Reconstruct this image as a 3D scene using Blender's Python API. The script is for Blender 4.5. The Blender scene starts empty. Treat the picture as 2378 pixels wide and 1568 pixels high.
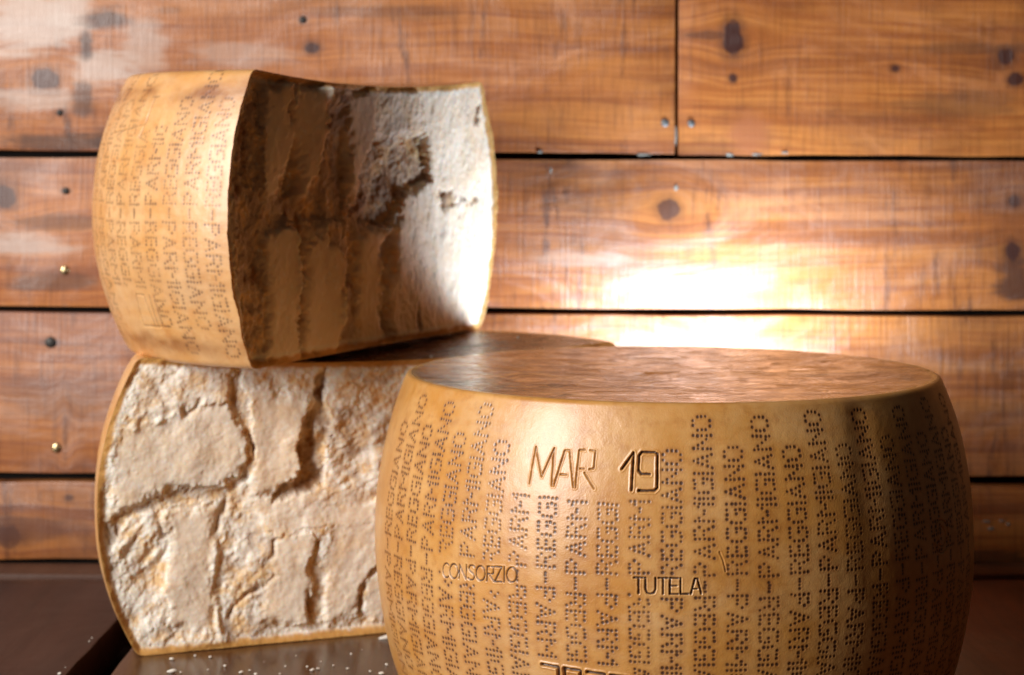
import bpy, math, random
import numpy as np

# ------------------------------------------------------------------ camera, world, lamps, exposure
sc = bpy.context.scene
col = sc.collection
CAM_Z = 0.3893
F_PX, PW, PH, HOR = 4309.0, 2378.0, 1568.0, 401.0     # lens in pixels of the photograph's preview
cam_d = bpy.data.cameras.new("camera")
cam_d.sensor_width = 36.0
cam_d.lens = 36.0 * F_PX / PW
cam_d.shift_y = -(PH / 2 - HOR) / PW
cam_d.clip_start = 0.05
cam_d.clip_end = 50
cam_d.dof.use_dof = True
cam_d.dof.focus_distance = 1.20
cam_d.dof.aperture_fstop = 8.5
cam_d.dof.aperture_blades = 0
cam = bpy.data.objects.new("camera", cam_d)
cam.location = (0, 0, CAM_Z)
cam.rotation_euler = (math.radians(90), 0, 0)
col.objects.link(cam)
sc.camera = cam

world = bpy.data.worlds.new("World")
sc.world = world
world.use_nodes = True
world.node_tree.nodes["Background"].inputs[0].default_value = (1.0, 0.74, 0.50, 1)
world.node_tree.nodes["Background"].inputs[1].default_value = 0.028


def aim(o, target):
    from mathutils import Vector
    d = Vector(target) - o.location
    o.rotation_euler = d.to_track_quat('-Z', 'Y').to_euler()


wl = bpy.data.lights.new("window_light", 'AREA')
wl.shape = 'RECTANGLE'
wl.size = 0.48
wl.size_y = 1.45
wl.energy = 76
wl.color = (1.0, 0.975, 0.95)
wlo = bpy.data.objects.new("window_light", wl)
wlo.location = (-1.63, 0.05, 0.98)
col.objects.link(wlo)
aim(wlo, (0.0, 1.45, 0.25))

bl = bpy.data.lights.new("back_lamp", 'SPOT')
bl.spot_size = math.radians(178)
bl.spot_blend = 0.45
bl.energy = 9.0
bl.shadow_soft_size = 0.035
bl.color = (0.70, 0.85, 1.0)
blo = bpy.data.objects.new("back_lamp", bl)
blo.location = (0.200, 1.745, 0.182)
col.objects.link(blo)
aim(blo, (0.200 - 0.16, 1.745 + 0.80, 0.182 + 0.50))

vs = sc.view_settings
vs.view_transform = 'Standard'
vs.look = 'None'
vs.exposure = 0.0
vs.gamma = 1.0
sc.render.engine = 'CYCLES'
sc.cycles.use_denoising = True
sc.cycles.max_bounces = 8
sc.cycles.sample_clamp_indirect = 6.0
sc.cycles.caustics_reflective = False
sc.cycles.caustics_refractive = False

RNG = np.random.RandomState(7)
random.seed(7)

# ------------------------------------------------------------------ small numpy toolbox
_T = RNG.rand(16, 256, 256)


def vn(x, y, seed=0):
    T = _T[seed % 16]
    xi = np.floor(x).astype(np.int64)
    yi = np.floor(y).astype(np.int64)
    fx = x - xi
    fy = y - yi
    fx = fx * fx * fx * (fx * (fx * 6 - 15) + 10)
    fy = fy * fy * fy * (fy * (fy * 6 - 15) + 10)
    a = T[xi & 255, yi & 255]
    b = T[(xi + 1) & 255, yi & 255]
    c = T[xi & 255, (yi + 1) & 255]
    d = T[(xi + 1) & 255, (yi + 1) & 255]
    return (a * (1 - fx) + b * fx) * (1 - fy) + (c * (1 - fx) + d * fx) * fy


def fbm(x, y, seed=0, octv=4, gain=0.5):
    s = np.zeros(np.broadcast(x, y).shape)
    a = 1.0
    t = 0.0
    for i in range(octv):
        s += a * (vn(x, y, seed + i) - 0.5)
        t += a
        x = x * 2.03 + 17.3
        y = y * 2.03 + 9.1
        a *= gain
    return s / t * 2.0      # about -1..1


def sst(e0, e1, x):
    t = np.clip((x - e0) / (e1 - e0), 0, 1)
    return t * t * (3 - 2 * t)


def sdf_poly(px, py, poly):
    """signed distance, negative inside"""
    d = np.full(px.shape, 1e9)
    inside = np.zeros(px.shape, bool)
    n = len(poly)
    for i in range(n):
        x0, y0 = poly[i]
        x1, y1 = poly[(i + 1) % n]
        ex, ey = x1 - x0, y1 - y0
        L = ex * ex + ey * ey + 1e-12
        t = np.clip(((px - x0) * ex + (py - y0) * ey) / L, 0, 1)
        d = np.minimum(d, (px - x0 - t * ex) ** 2 + (py - y0 - t * ey) ** 2)
        if abs(ey) > 1e-12:
            c = ((y0 > py) != (y1 > py)) & (px < (x1 - x0) * (py - y0) / ey + x0)
            inside ^= c
    d = np.sqrt(d)
    return np.where(inside, -d, d)


def sdf_line(px, py, pts):
    d = np.full(px.shape, 1e9)
    for (x0, y0), (x1, y1) in zip(pts[:-1], pts[1:]):
        ex, ey = x1 - x0, y1 - y0
        L = ex * ex + ey * ey + 1e-12
        t = np.clip(((px - x0) * ex + (py - y0) * ey) / L, 0, 1)
        d = np.minimum(d, (px - x0 - t * ex) ** 2 + (py - y0 - t * ey) ** 2)
    return np.sqrt(d)


def grid_mesh(name, P, attrs=None, closed=False, outward=None):
    """P: (rows, cols, 3) points -> mesh of quads, vertex attributes, smooth shading"""
    ny, nx, _ = P.shape
    idx = np.arange(ny * nx).reshape(ny, nx)
    nxt = np.roll(idx, -1, axis=1)
    if closed:
        a, b = idx[:-1], nxt[:-1]
        c, d = nxt[1:], idx[1:]
    else:
        a, b = idx[:-1, :-1], idx[:-1, 1:]
        c, d = idx[1:, 1:], idx[1:, :-1]
    q = np.stack([a, b, c, d], -1).reshape(-1, 4)
    V = P.reshape(-1, 3)
    if outward is not None:
        k = q[:: max(1, len(q) // 4000)]
        nn = np.cross(V[k[:, 2]] - V[k[:, 0]], V[k[:, 3]] - V[k[:, 1]])
        cen = V[k].mean(1)
        if (nn * outward(cen)).sum() < 0:
            q = q[:, ::-1]
    me = bpy.data.meshes.new(name)
    me.vertices.add(len(V))
    me.vertices.foreach_set("co", V.astype(np.float32).ravel())
    me.loops.add(len(q) * 4)
    me.loops.foreach_set("vertex_index", q.astype(np.int32).ravel())
    me.polygons.add(len(q))
    me.polygons.foreach_set("loop_start", np.arange(0, len(q) * 4, 4, dtype=np.int32))
    me.polygons.foreach_set("loop_total", np.full(len(q), 4, dtype=np.int32))
    for k, v in (attrs or {}).items():
        at = me.attributes.new(k, 'FLOAT', 'POINT')
        at.data.foreach_set("value", v.astype(np.float32).ravel())
    me.update(calc_edges=True)
    me.validate()
    me.shade_smooth()
    return me


def link(name, me, mat, parent=None, **props):
    o = bpy.data.objects.new(name, me)
    col.objects.link(o)
    if mat is not None and me is not None:
        me.materials.clear()
        me.materials.append(mat)
    o.parent = parent
    for k, v in props.items():
        o[k] = v
    return o


def thing(name, label, cat, loc=(0, 0, 0), group=None):
    o = bpy.data.objects.new(name, None)
    o.empty_display_size = 0.05
    o.location = loc
    col.objects.link(o)
    o["label"] = label
    o["category"] = cat
    if group:
        o["group"] = group
    return o


# ------------------------------------------------------------------ shader toolbox
def N(nt, typ, ins=None, **props):
    n = nt.nodes.new(typ)
    for k, v in props.items():
        setattr(n, k, v)
    for k, v in (ins or {}).items():
        s = n.inputs[k]
        if isinstance(v, bpy.types.NodeSocket):
            nt.links.new(v, s)
        else:
            s.default_value = v
    return n


def MA(nt, op, a, b=None, c=None, clamp=False):
    ins = {0: a}
    if b is not None:
        ins[1] = b
    if c is not None:
        ins[2] = c
    return N(nt, 'ShaderNodeMath', ins, operation=op, use_clamp=clamp).outputs[0]


def MIX(nt, f, a, b, blend='MIX'):
    a = a if isinstance(a, bpy.types.NodeSocket) else (*a, 1) if len(a) == 3 else a
    b = b if isinstance(b, bpy.types.NodeSocket) else (*b, 1) if len(b) == 3 else b
    return N(nt, 'ShaderNodeMix', {0: f, 6: a, 7: b}, data_type='RGBA', blend_type=blend).outputs[2]


def SS(nt, x, e0, e1):
    return N(nt, 'ShaderNodeMapRange', {0: x, 1: e0, 2: e1, 3: 0.0, 4: 1.0}, interpolation_type='SMOOTHSTEP').outputs[0]


def NOISE(nt, vec, scale, detail=4.0, rough=0.55, dist=0.0):
    return N(nt, 'ShaderNodeTexNoise', {'Vector': vec, 'Scale': scale, 'Detail': detail, 'Roughness': rough,
                                        'Distortion': dist}).outputs[0]


def SCALE(nt, vec, s, loc=(0, 0, 0)):
    return N(nt, 'ShaderNodeMapping', {'Vector': vec, 'Location': loc, 'Scale': s}).outputs[0]


def ATT(nt, name):
    return N(nt, 'ShaderNodeAttribute', attribute_name=name).outputs['Fac']


def new_mat(name):
    m = bpy.data.materials.new(name)
    m.use_nodes = True
    nt = m.node_tree
    nt.nodes.clear()
    out = nt.nodes.new('ShaderNodeOutputMaterial')
    b = nt.nodes.new('ShaderNodeBsdfPrincipled')
    nt.links.new(b.outputs[0], out.inputs[0])
    return m, nt, b


def BUMP(nt, h, strength, dist, normal=None):
    ins = {'Height': h, 'Strength': strength, 'Distance': dist}
    if normal is not None:
        ins['Normal'] = normal
    return N(nt, 'ShaderNodeBump', ins).outputs[0]


def setin(nt, b, **kw):
    for k, v in kw.items():
        k = k.replace('_', ' ')
        if isinstance(v, bpy.types.NodeSocket):
            nt.links.new(v, b.inputs[k])
        else:
            b.inputs[k].default_value = v


# ------------------------------------------------------------------ materials
def wood_mat(name, light, mid, dark, knots=(), seed=0.0, axis='X', rough=0.42, coat=0.25, saw=1.0, stain=0.5,
             stain_col=(0.050, 0.010, 0.005), patches=(), bump=1.0, coat_rough=0.40, coat_ior=1.5, spec=0.5):
    """planed board: grain along its length, saw marks across it, knots at given spots (x, z, rx, rz, strength)"""
    m, nt, b = new_mat(name)
    tc = N(nt, 'ShaderNodeTexCoord').outputs['Object']
    sp = N(nt, 'ShaderNodeSeparateXYZ', {0: tc})
    X = sp.outputs[0]
    Y = sp.outputs[1] if axis == 'Y' else sp.outputs[2]
    if axis == 'Y':          # board runs in depth
        X, Y = Y, X
    wn = NOISE(nt, SCALE(nt, tc, (3.0, 3.0, 3.0), (seed, seed * 2, seed * .7)), 1.0, 2.0)
    Yw = MA(nt, 'ADD', Y, MA(nt, 'MULTIPLY', MA(nt, 'SUBTRACT', wn, 0.5), 0.022))
    kmask = None
    kring = None
    for (kx, kz, rx, rz, st) in knots:
        dx = MA(nt, 'SUBTRACT', X, kx)
        dz = MA(nt, 'SUBTRACT', Y, kz)
        ax = MA(nt, 'DIVIDE', dx, rx * 3.2)
        az = MA(nt, 'DIVIDE', dz, rz * 2.0)
        g = MA(nt, 'POWER', 2.718, MA(nt, 'MULTIPLY', -1.0, MA(nt, 'ADD', MA(nt, 'MULTIPLY', ax, ax), MA(nt, 'MULTIPLY', az, az))))
        # the grain parts round the knot
        Yw = MA(nt, 'SUBTRACT', Yw, MA(nt, 'MULTIPLY', g, MA(nt, 'MULTIPLY', dz, 0.75)))
        bx = MA(nt, 'DIVIDE', dx, rx)
        bz = MA(nt, 'DIVIDE', dz, rz)
        d = MA(nt, 'SQRT', MA(nt, 'ADD', MA(nt, 'MULTIPLY', bx, bx), MA(nt, 'MULTIPLY', bz, bz)))
        d = MA(nt, 'ADD', d, MA(nt, 'MULTIPLY', MA(nt, 'SUBTRACT', NOISE(nt, tc, 70.0, 5.0, 0.6), 0.5), 1.3))
        k = MA(nt, 'MULTIPLY', SS(nt, d, 1.05, 0.80), st)
        kmask = k if kmask is None else MA(nt, 'MAXIMUM', kmask, k)
        r = MA(nt, 'MULTIPLY', MA(nt, 'MULTIPLY', SS(nt, d, 1.9, 1.0), 0.45), st)
        kring = r if kring is None else MA(nt, 'MAXIMUM', kring, r)
    cv = N(nt, 'ShaderNodeCombineXYZ', {0: X, 1: Yw, 2: seed}).outputs[0]
    bands = NOISE(nt, SCALE(nt, cv, (1.3, 40.0, 1.0)), 1.0, 7.0, 0.66, 0.25)
    fine = NOISE(nt, SCALE(nt, cv, (9.0, 300.0, 1.0)), 1.0, 4.0, 0.65)
    blot = NOISE(nt, SCALE(nt, cv, (5.0, 9.0, 1.0)), 1.0, 5.0, 0.62)
    sawn = NOISE(nt, SCALE(nt, cv, (330.0, 16.0, 1.0)), 1.0, 4.0, 0.65)
    saww = NOISE(nt, SCALE(nt, cv, (85.0, 15.0, 1.0)), 1.0, 5.0, 0.7)
    sawb = NOISE(nt, SCALE(nt, cv, (13.0, 1.2, 1.0)), 1.0, 3.0, 0.6)
    worn_sheen = NOISE(nt, SCALE(nt, cv, (6.0, 11.0, 1.0), (3.0, 8.0, 1.0)), 1.0, 5.0, 0.65, 1.5)
    f = MA(nt, 'ADD', MA(nt, 'MULTIPLY', bands, 0.58), MA(nt, 'MULTIPLY', fine, 0.42))
    f = SS(nt, f, 0.40, 0.60)
    c = MIX(nt, f, light, mid)
    c = MIX(nt, MA(nt, 'MULTIPLY', SS(nt, bands, 0.53, 0.66), 0.55 * stain), c, dark)
    c = MIX(nt, MA(nt, 'MULTIPLY', SS(nt, blot, 0.50, 0.70), stain), c, dark)
    c = MIX(nt, MA(nt, 'MULTIPLY', SS(nt, sawn, 0.48, 0.68), 0.34 * saw), c, dark)
    c = MIX(nt, MA(nt, 'MULTIPLY', MA(nt, 'MULTIPLY', SS(nt, saww, 0.50, 0.66), SS(nt, sawb, 0.46, 0.62)), 0.75 * saw), c, dark)
    c = MIX(nt, MA(nt, 'MULTIPLY', SS(nt, worn_sheen, 0.56, 0.70), 0.35 * saw), c, tuple(min(1.0, v * 1.25 + 0.04) for v in light))  # lightened patches: varnish sheen put into the board colour
    for (kx, kz, rx, rz, st, pc) in patches:
        bx = MA(nt, 'DIVIDE', MA(nt, 'SUBTRACT', X, kx), rx)
        bz = MA(nt, 'DIVIDE', MA(nt, 'SUBTRACT', Y, kz), rz)
        d = MA(nt, 'SQRT', MA(nt, 'ADD', MA(nt, 'MULTIPLY', bx, bx), MA(nt, 'MULTIPLY', bz, bz)))
        d = MA(nt, 'ADD', d, MA(nt, 'MULTIPLY', MA(nt, 'SUBTRACT', NOISE(nt, SCALE(nt, cv, (14.0, 60.0, 1.0)), 1.0, 5.0, 0.65), 0.5), 2.2))
        c = MIX(nt, MA(nt, 'MULTIPLY', SS(nt, d, 1.2, 0.5), st), c, pc)
    if kmask is not None:
        c = MIX(nt, kring, c, tuple(v * 0.75 for v in dark))
        c = MIX(nt, kmask, c, stain_col)
    h = MA(nt, 'ADD', MA(nt, 'MULTIPLY', fine, 0.5), MA(nt, 'ADD', MA(nt, 'MULTIPLY', sawn, 0.7 * saw), MA(nt, 'MULTIPLY', bands, 0.6)))
    rg = MA(nt, 'ADD', rough - 0.17, MA(nt, 'MULTIPLY', worn_sheen, 0.34))
    nrm = BUMP(nt, h, 0.45 * bump, 0.0012)
    setin(nt, b, Base_Color=c, Roughness=rg, Normal=nrm, Specular_IOR_Level=spec, Coat_Weight=MA(nt, 'MULTIPLY', MA(nt, 'ADD', 0.25, SS(nt, worn_sheen, 0.40, 0.64)), coat, clamp=True), Coat_Roughness=coat_rough, Coat_IOR=coat_ior)
    nt.links.new(BUMP(nt, MA(nt, 'ADD', bands, MA(nt, 'ADD', MA(nt, 'MULTIPLY', sawn, 0.7), MA(nt, 'MULTIPLY', worn_sheen, 1.5))), 0.8, 0.0022), b.inputs['Coat Normal'])
    return m


def rind_mat(name, c_light, c_mid, c_dark, rough=0.36, fine_bump=0.28):
    m, nt, b = new_mat(name)
    tc = N(nt, 'ShaderNodeTexCoord').outputs['Object']
    n1 = NOISE(nt, tc, 22.0, 5.0, 0.6)
    n2 = NOISE(nt, tc, 95.0, 4.0, 0.6)
    n3 = NOISE(nt, SCALE(nt, tc, (30, 30, 160)), 1.0, 4.0, 0.6)
    c = MIX(nt, SS(nt, n1, 0.36, 0.66), c_light, c_mid)
    c = MIX(nt, MA(nt, 'MULTIPLY', SS(nt, n2, 0.48, 0.74), 0.45), c, c_dark)
    c = MIX(nt, MA(nt, 'MULTIPLY', SS(nt, n3, 0.52, 0.75), 0.25), c, c_dark)
    n5 = NOISE(nt, SCALE(nt, tc, (9, 9, 22), (4, 2, 7)), 1.0, 7.0, 0.68, 0.8)
    c = MIX(nt, MA(nt, 'MULTIPLY', SS(nt, n5, 0.50, 0.66), 0.25), c, (0.68, 0.45, 0.25))
    c = MIX(nt, ATT(nt, 'stain'), c, (0.27, 0.085, 0.018))
    pit = ATT(nt, 'pit')
    c = MIX(nt, MA(nt, 'MULTIPLY', SS(nt, pit, 0.05, 0.80), 0.95), c, (0.062, 0.021, 0.007))
    mic = NOISE(nt, tc, 900.0, 3.0, 0.6)
    mid = NOISE(nt, tc, 260.0, 3.0, 0.55)
    h = MA(nt, 'ADD', MA(nt, 'MULTIPLY', mic, 0.75), MA(nt, 'MULTIPLY', mid, 0.45))
    nrm = BUMP(nt, h, fine_bump, 0.0010)
    rg = MA(nt, 'ADD', MA(nt, 'ADD', rough - 0.10, MA(nt, 'MULTIPLY', n5, 0.24)), MA(nt, 'MULTIPLY', pit, 0.25))
    setin(nt, b, Base_Color=c, Roughness=rg, Normal=nrm, Specular_IOR_Level=0.5, Subsurface_Weight=0.12,
          Subsurface_Radius=(0.006, 0.003, 0.0012), Subsurface_Scale=1.0, Coat_Weight=0.7, Coat_Roughness=0.40)
    return m


def cap_mat(name, c1, c2, c3, rough=0.26):
    m, nt, b = new_mat(name)
    tc = N(nt, 'ShaderNodeTexCoord').outputs['Object']
    n1 = NOISE(nt, SCALE(nt, tc, (9, 16, 9)), 1.0, 7.0, 0.66, 0.8)
    n2 = NOISE(nt, SCALE(nt, tc, (13, 15, 13)), 1.0, 8.0, 0.66, 1.4)
    n3 = NOISE(nt, tc, 11.0, 7.0, 0.64, 1.0)
    n4 = NOISE(nt, SCALE(nt, tc, (38, 46, 38)), 1.0, 6.0, 0.66, 0.8)
    c = MIX(nt, SS(nt, n1, 0.42, 0.58), c1, c2)
    c = MIX(nt, MA(nt, 'MULTIPLY', SS(nt, n2, 0.50, 0.60), 0.9), c, c3)
    c = MIX(nt, MA(nt, 'MULTIPLY', SS(nt, n3, 0.57, 0.66), 0.8), c, (0.050, 0.034, 0.018))
    c = MIX(nt, MA(nt, 'MULTIPLY', SS(nt, n4, 0.56, 0.66), 0.6), c, c2)
    c = MIX(nt, SS(nt, ATT(nt, 'rim'), 0.0, 1.0), c, (0.50, 0.24, 0.05))
    h = MA(nt, 'ADD', MA(nt, 'MULTIPLY', n2, 1.0), MA(nt, 'MULTIPLY', n4, 0.45))
    nrm = BUMP(nt, h, 0.9, 0.0038)
    rg = MA(nt, 'ADD', rough - 0.14, MA(nt, 'MULTIPLY', SS(nt, n4, 0.40, 0.62), 0.25))
    setin(nt, b, Base_Color=c, Roughness=rg, Normal=nrm, Specular_IOR_Level=0.5)
    return m


def paste_mat(name, warm=0.0):
    m, nt, b = new_mat(name)
    tc = N(nt, 'ShaderNodeTexCoord').outputs['Object']
    g = ATT(nt, 'grain')
    tan_shade = ATT(nt, 'tan_shade')
    edge = ATT(nt, 'edge')
    n1 = NOISE(nt, tc, 60.0, 5.0, 0.62)
    n2 = NOISE(nt, tc, 210.0, 4.0, 0.6)
    n3 = NOISE(nt, tc, 18.0, 4.0, 0.6)
    smooth = MIX(nt, SS(nt, n3, 0.35, 0.68), (0.90, 0.750, 0.585), (0.84, 0.650, 0.46))
    rgh = MIX(nt, SS(nt, n1, 0.36, 0.58), (0.80, 0.53, 0.27), (0.92, 0.83, 0.71))
    c = MIX(nt, g, smooth, rgh)
    c = MIX(nt, MA(nt, 'MULTIPLY', SS(nt, n2, 0.54, 0.68), MA(nt, 'ADD', 0.45, MA(nt, 'MULTIPLY', g, 0.40))), c, (0.90, 0.86, 0.78))
    c = MIX(nt, MA(nt, 'MULTIPLY', tan_shade, SS(nt, n1, 0.25, 0.60)), c, (0.26, 0.110, 0.030))  # tan paste colour that also paints shade into the recesses
    c = MIX(nt, ATT(nt, 'pale'), c, (0.85, 0.78, 0.68))
    c = MIX(nt, edge, c, (0.58, 0.30, 0.085))
    h = MA(nt, 'ADD', n2, MA(nt, 'MULTIPLY', n1, 1.2))
    nrm = BUMP(nt, h, MA(nt, 'ADD', 0.10, MA(nt, 'MULTIPLY', g, 0.45)), 0.0015)
    setin(nt, b, Base_Color=c, Roughness=0.62, Normal=nrm, Specular_IOR_Level=0.35, Subsurface_Weight=0.30,
          Subsurface_Radius=(0.010, 0.0055, 0.0025), Subsurface_Scale=1.0)
    return m


def plain_mat(name, c, rough=0.5, metal=0.0, noise=0.3):
    m, nt, b = new_mat(name)
    tc = N(nt, 'ShaderNodeTexCoord').outputs['Object']
    n = NOISE(nt, tc, 300.0, 4.0)
    cc = MIX(nt, MA(nt, 'MULTIPLY', n, noise), c, tuple(v * 0.3 for v in c))
    setin(nt, b, Base_Color=cc, Roughness=rough, Metallic=metal)
    return m


# ------------------------------------------------------------------ where a point of the photograph lies in the room
def ray(px, py):
    """direction of the sight line through preview pixel (2378 x 1568), depth 1"""
    return np.array([(px - PW / 2) / F_PX, 1.0, (HOR - py) / F_PX])


def on_table(px, py, z=0.0):
    d = ray(px, py)
    t = (z - CAM_Z) / d[2]
    return np.array([d[0] * t, t, z])


# ------------------------------------------------------------------ boards
def board_mesh(name, sx, sy, sz, bevel=0.0022, seed=0, long_axis=0):
    """a sawn board with eased, slightly wavy edges"""
    import bmesh
    bm = bmesh.new()
    bmesh.ops.create_cube(bm, size=1.0)
    bmesh.ops.scale(bm, vec=(sx, sy, sz), verts=bm.verts)
    ed = [e for e in bm.edges if abs((e.verts[0].co - e.verts[1].co)[long_axis]) > 1e-6]
    bmesh.ops.subdivide_edges(bm, edges=ed, cuts=30, use_grid_fill=True)
    r = random.Random(seed)
    ph = [r.uniform(0, 6) for _ in range(6)]
    for v in bm.verts:
        L = v.co[long_axis]
        for ax in range(3):
            if ax == long_axis:
                continue
            s = 1 if v.co[ax] > 0 else -1
            v.co[ax] += 0.0005 * math.sin(L * 23 + ph[ax + (s > 0)]) + 0.00035 * math.sin(L * 61 + ph[ax + 2 + (s > 0)])
    long_e = []
    for e in bm.edges:
        if len(e.link_faces) == 2 and e.calc_face_angle(0) > 1.0:
            long_e.append(e)
    bmesh.ops.bevel(bm, geom=long_e, offset=bevel, segments=2, profile=0.6, affect='EDGES')
    me = bpy.data.meshes.new(name)
    bm.to_mesh(me)
    bm.free()
    me.shade_smooth()
    try:
        me.set_sharp_from_angle(angle=math.radians(50))
    except Exception:
        pass
    return me


WALL_Y = 1.865
MPP = WALL_Y / F_PX


def wz(py):
    return CAM_Z - (py - HOR) * MPP


def wx(px):
    return (px - PW / 2) * MPP


import bmesh


def box_mesh(name, sx, sy, sz):
    bm = bmesh.new()
    bmesh.ops.create_cube(bm, size=1.0)
    bmesh.ops.scale(bm, vec=(sx, sy, sz), verts=bm.verts)
    me = bpy.data.meshes.new(name)
    bm.to_mesh(me)
    bm.free()
    return me


wall = thing("plank_wall", "wall of wide orange-brown varnished pine planks behind the cheeses", "wall", (0, WALL_Y, 0))
wall.rotation_euler = (0, 0.0042, 0)
backm = plain_mat("dark batten behind the planks", (0.012, 0.008, 0.006), 0.9)
bk = link("backing", box_mesh("backing", 2.1, 0.02, 0.95), backm, wall)
bk.location = (0.03, 0.045, 0.36)

PINE = dict(light=(0.52, 0.185, 0.038), mid=(0.33, 0.090, 0.015), dark=(0.080, 0.019, 0.005))


def lk(px, py, rx, ry, st, cx, cz):
    return (wx(px) - cx, wz(py) - cz, rx * MPP, ry * MPP, st)


PALE_SHEEN, DARK = (0.60, 0.46, 0.38), (0.055, 0.020, 0.011)  # pale figure with window sheen painted into the colour; dark figure
rows = [  # x0, x1 (px), y0, y1 (px), knots, depth offset, seed, patches
    (-1600, 3400, -470, -44, [], 0.0006, 1.3, []),
    (-1600, 1563, -38, 355, [(100, 190, 32, 26, .85), (720, 113, 17, 14, .95), (698, 48, 9, 9, .95),
                             (390, 28, 30, 8, .25), (135, 266, 8, 7, 1.0)], 0.0, 3.1,
     [(60, 60, 130, 80, .8, PALE_SHEEN), (165, 35, 55, 60, .75, PALE_SHEEN), (235, 160, 85, 45, .75, PALE_SHEEN), (330, 120, 60, 70, .5, PALE_SHEEN), (60, 235, 110, 30, .6, PALE_SHEEN), (560, 130, 150, 30, .35, PALE_SHEEN),
      (235, 45, 60, 26, .85, DARK), (195, 110, 20, 36, .85, DARK), (190, 235, 26, 42, .7, DARK), (110, 335, 170, 24, .75, DARK), (260, 320, 60, 30, .6, DARK), (900, 30, 160, 20, .35, DARK)]),
    (1571, 3400, -38, 358, [(1697, 88, 25, 40, 1.0), (1640, 80, 60, 10, .5), (1697, 180, 10, 10, .95), (2075, 155, 11, 9, .9), (2330, 130, 20, 22, .95),
                            (2356, 180, 20, 16, .95)], 0.0012, 5.7,
     [(1735, 310, 55, 55, .75, (0.36, 0.11, 0.035)), (2250, 110, 190, 16, .5, (0.13, 0.05, 0.02)), (2230, 235, 150, 40, .5, (0.13, 0.05, 0.02))]),
    (-1600, 3400, 370, 716, [(10, 462, 26, 28, .85), (1548, 486, 27, 24, .8), (1512, 678, 14, 14, .6), (2350, 580, 20, 22, .95), (2352, 462, 14, 14, .8),
                             (150, 448, 12, 6, .8)], -0.0004, 8.9,
     [(2360, 650, 55, 60, .9, (0.09, 0.03, 0.014)), (130, 660, 150, 22, .6, DARK), (60, 575, 140, 26, .6, PALE_SHEEN), (150, 520, 130, 22, .5, DARK), (1600, 660, 200, 22, .4, PALE_SHEEN), (1350, 600, 120, 20, .35, PALE_SHEEN)]),
    (-1600, 3400, 731, 1103, [(115, 800, 16, 7, .9), (150, 1010, 6, 40, .3)], 0.001, 11.2,
     [(150, 930, 200, 60, .45, (0.16, 0.06, 0.03)), (2250, 960, 200, 40, .4, (0.14, 0.05, 0.02))]),
    (-1600, 3400, 1124, 1303, [(160, 1160, 10, 7, .7), (20, 1250, 34, 30, .6)], -0.001, 14.5,
     [(60, 1230, 150, 40, .6, (0.10, 0.035, 0.018)), (2300, 1290, 120, 22, .7, (0.06, 0.02, 0.01))]),
]
planks = []
for i, (x0, x1, y0, y1, kn, dep, sd, pt) in enumerate(rows):
    X0, X1 = max(wx(x0), -0.95), min(wx(x1), 1.0)
    Z1, Z0 = wz(y0), wz(y1)
    cx, cz = (X0 + X1) / 2, (Z0 + Z1) / 2
    knots = [lk(*k, cx, cz) for k in kn]
    pats = [(wx(a) - cx, wz(b_) - cz, rx * MPP, ry * MPP, st, c) for (a, b_, rx, ry, st, c) in pt]
    tint = [1.0, 0.96, 1.08, 1.05, 0.92, 0.80][i]
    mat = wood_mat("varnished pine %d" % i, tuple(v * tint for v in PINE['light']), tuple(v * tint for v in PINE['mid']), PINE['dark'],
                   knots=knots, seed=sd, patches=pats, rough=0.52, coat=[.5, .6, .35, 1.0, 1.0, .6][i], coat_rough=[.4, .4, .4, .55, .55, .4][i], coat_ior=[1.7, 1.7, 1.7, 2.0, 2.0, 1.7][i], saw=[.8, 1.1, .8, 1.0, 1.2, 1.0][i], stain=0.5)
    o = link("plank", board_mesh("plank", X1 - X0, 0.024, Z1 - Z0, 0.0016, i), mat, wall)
    o.location = (cx, 0.012 + dep, cz)
    planks.append((o, cx, cz))


def dome(name, r, h, seg=14):
    bm = bmesh.new()
    rings = [(1.0, 0.0), (0.96, 0.45), (0.75, 0.8), (0.4, 0.97)]
    vs_ = []
    for (k, z) in rings:
        vs_.append([bm.verts.new((r * k * math.cos(2 * math.pi * j / seg), -h * z, r * k * math.sin(2 * math.pi * j / seg))) for j in range(seg)])
    top = bm.verts.new((0, -h, 0))
    for a, b_ in zip(vs_[:-1], vs_[1:]):
        for j in range(seg):
            bm.faces.new((a[j], a[(j + 1) % seg], b_[(j + 1) % seg], b_[j]))
    for j in range(seg):
        bm.faces.new((vs_[-1][j], vs_[-1][(j + 1) % seg], top))
    bmesh.ops.recalc_face_normals(bm, faces=bm.faces)
    me = bpy.data.meshes.new(name)
    bm.to_mesh(me)
    bm.free()
    me.shade_smooth()
    return me


brass = plain_mat("brass nail head", (0.62, 0.47, 0.25), 0.3, 1.0, 0.3)
iron = plain_mat("dark iron nail head", (0.06, 0.055, 0.05), 0.5, 0.7, 0.3)
steel = plain_mat("grey nail head", (0.22, 0.22, 0.22), 0.5, 0.6, 0.3)
for (px, py, r, mt, row) in [(148, 632, 11, brass, 3), (130, 1045, 12, brass, 4), (115, 800, 13, iron, 4), (135, 267, 7, iron, 1),
                             (1540, 284, 10, steel, 1), (1601, 285, 9, steel, 2), (698, 48, 8, iron, 1), (150, 448, 8, iron, 3)]:
    p, cx, cz = planks[row]
    o = link("nail", dome("nail", r * MPP, 0.0022), mt, p)
    o.location = (wx(px) - cx, -0.0122, wz(py) - cz)

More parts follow.
